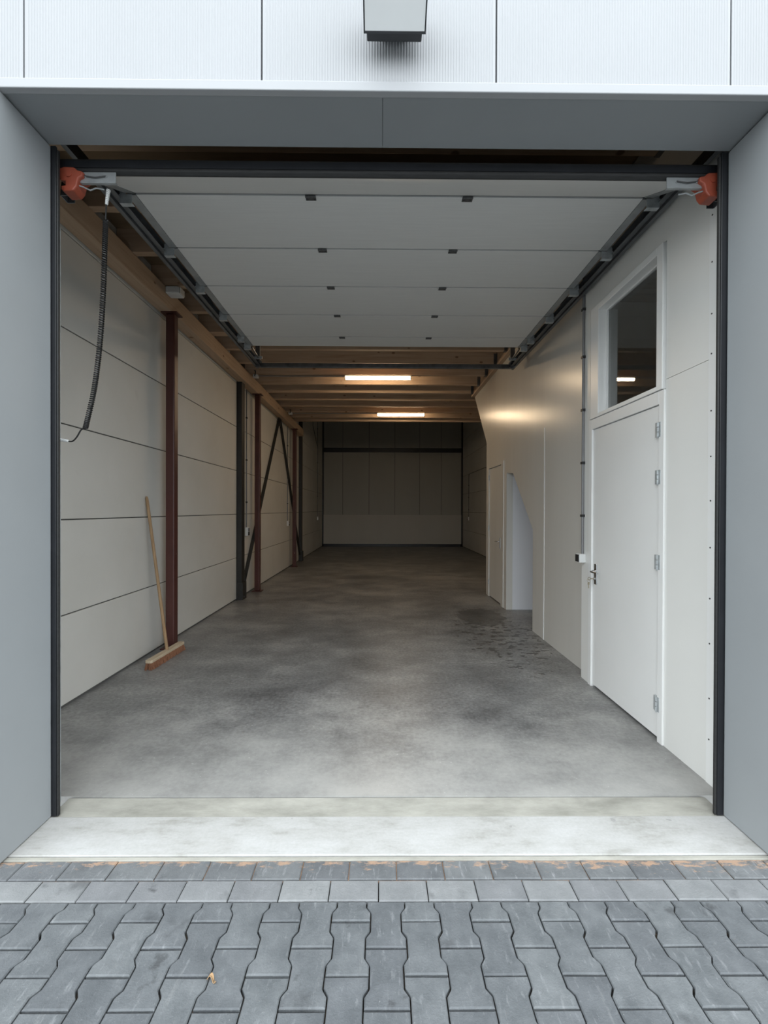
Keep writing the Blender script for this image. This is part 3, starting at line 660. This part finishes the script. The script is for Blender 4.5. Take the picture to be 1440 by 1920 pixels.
# ------------------------------------------------------------------ broom
br = thing('broom', (-2.28, 4.70, 0), 'wooden push broom leaning against the wall at the nearest red column', 'broom')
h0 = Vector((-2.281, 4.72, .085)); h1 = Vector((-2.519, 4.755, 1.735))
MB().tube([h0.lerp(h1, t) for t in (0,.02,.5,.97,.99,1)], [.0165,.0165,.0155,.0155,.014,.008], 12).build('handle', 'broom_wood', br, smooth=True)
ang = math.atan2(.64, .04)
def local(poly_top, z0, z1, name, mat, bev):
    mb = MB().prism(poly_top, 2, z0, z1); c, s = math.cos(ang), math.sin(ang)
    mb.v = [(-2.278+x*c-y*s, 4.69+x*s+y*c, z) for x, y, z in mb.v]; return mb.build(name, mat, br, bevel=bev)
local([(-.315,-.036),(.315,-.036),(.325,-.02),(.325,.02),(.315,.036),(-.315,.036),(-.325,.02),(-.325,-.02)], .068, .098, 'head_block', 'head_wood', .006)
bt = MB(); c, s = math.cos(ang), math.sin(ang); rnd = random.Random(3)
for i in range(44):
    for k in range(5):
        lx = -.305+.61*i/43; ly = -.026+.052*k/4; ox = rnd.uniform(-.012,.012)+lx*.04; oy = rnd.uniform(-.008,.008)+ly*.35
        P = lambda x, y, z: (-2.278+x*c-y*s, 4.69+x*s+y*c, z)
        bt.tube([P(lx, ly, .070), P(lx+ox, ly+oy, .001)], [.0068,.0085], 5)
bo = bt.build('bristles', 'bristle', br); bo['kind'] = 'stuff'; part(bo, 'reddish brown bristles')

# ------------------------------------------------------------------ outside lamp and a fallen leaf
fl = thing('wall_lamp', (.053, 1.95, 3.62), 'box-shaped outside lamp with pale glass face above the doorway', 'lamp')
SL = .85
zl = lambda y: 3.634+(1.878-y)*SL
bd = MB(); bd.prism([(1.60, zl(1.60)+.001), (1.878, 3.635), (1.878, 3.80), (1.60, zl(1.60)+.03)], 0, -.077, .183); bd.build('lamp_housing', 'lamp_body', fl, bevel=.004)
fm = MB()
def rim(x0, x1, y0, y1): fm.prism([(y0, zl(y0)-.010), (y1, zl(y1)-.010), (y1, zl(y1)), (y0, zl(y0))], 0, x0, x1)
rim(-.079, -.074, 1.60, 1.88); rim(.180, .185, 1.60, 1.88); rim(-.074, .180, 1.875, 1.88); rim(-.074, .180, 1.60, 1.605)
fm.build('lamp_rim', 'lamp_body', fl)
gz = MB(); gz.prism([(1.606, zl(1.606)-.009), (1.874, zl(1.874)-.009), (1.874, zl(1.874)-.001), (1.606, zl(1.606)-.001)], 0, -.073, .179); part(gz.build('lamp_glass', 'lamp_glass', fl), 'pale frosted glass')
B(-.066, .171, 1.881, 1.930, 3.640, 3.80).build('gear_box', 'lamp_body', fl, bevel=.004)
B(.0, .11, 1.930, YF-.001, 3.70, 3.78).build('wall_bracket', 'lamp_body', fl)
lf = MB(); v = []; f = []
for i in range(9):
    t = i/8; w = .009*math.sin(math.pi*min(1, t*1.05+.02))+.001; yy = .012*math.sin(t*5)
    for k in (-1, 0, 1): v.append((-.566+.034*t-.017, 1.487+yy*.8+k*w*.8, .004+.006*math.sin(t*7)+.004*abs(k)))
for i in range(8):
    for k in range(2): f.append((i*3+k, i*3+k+1, (i+1)*3+k+1, (i+1)*3+k))
lf.add(v, f); lo = tag(lf.build('fallen_leaf', 'leaf'), 'small curled orange-brown leaf lying on the paving', 'leaf')
sm = lo.modifiers.new('thick', 'SOLIDIFY'); sm.thickness = .0015
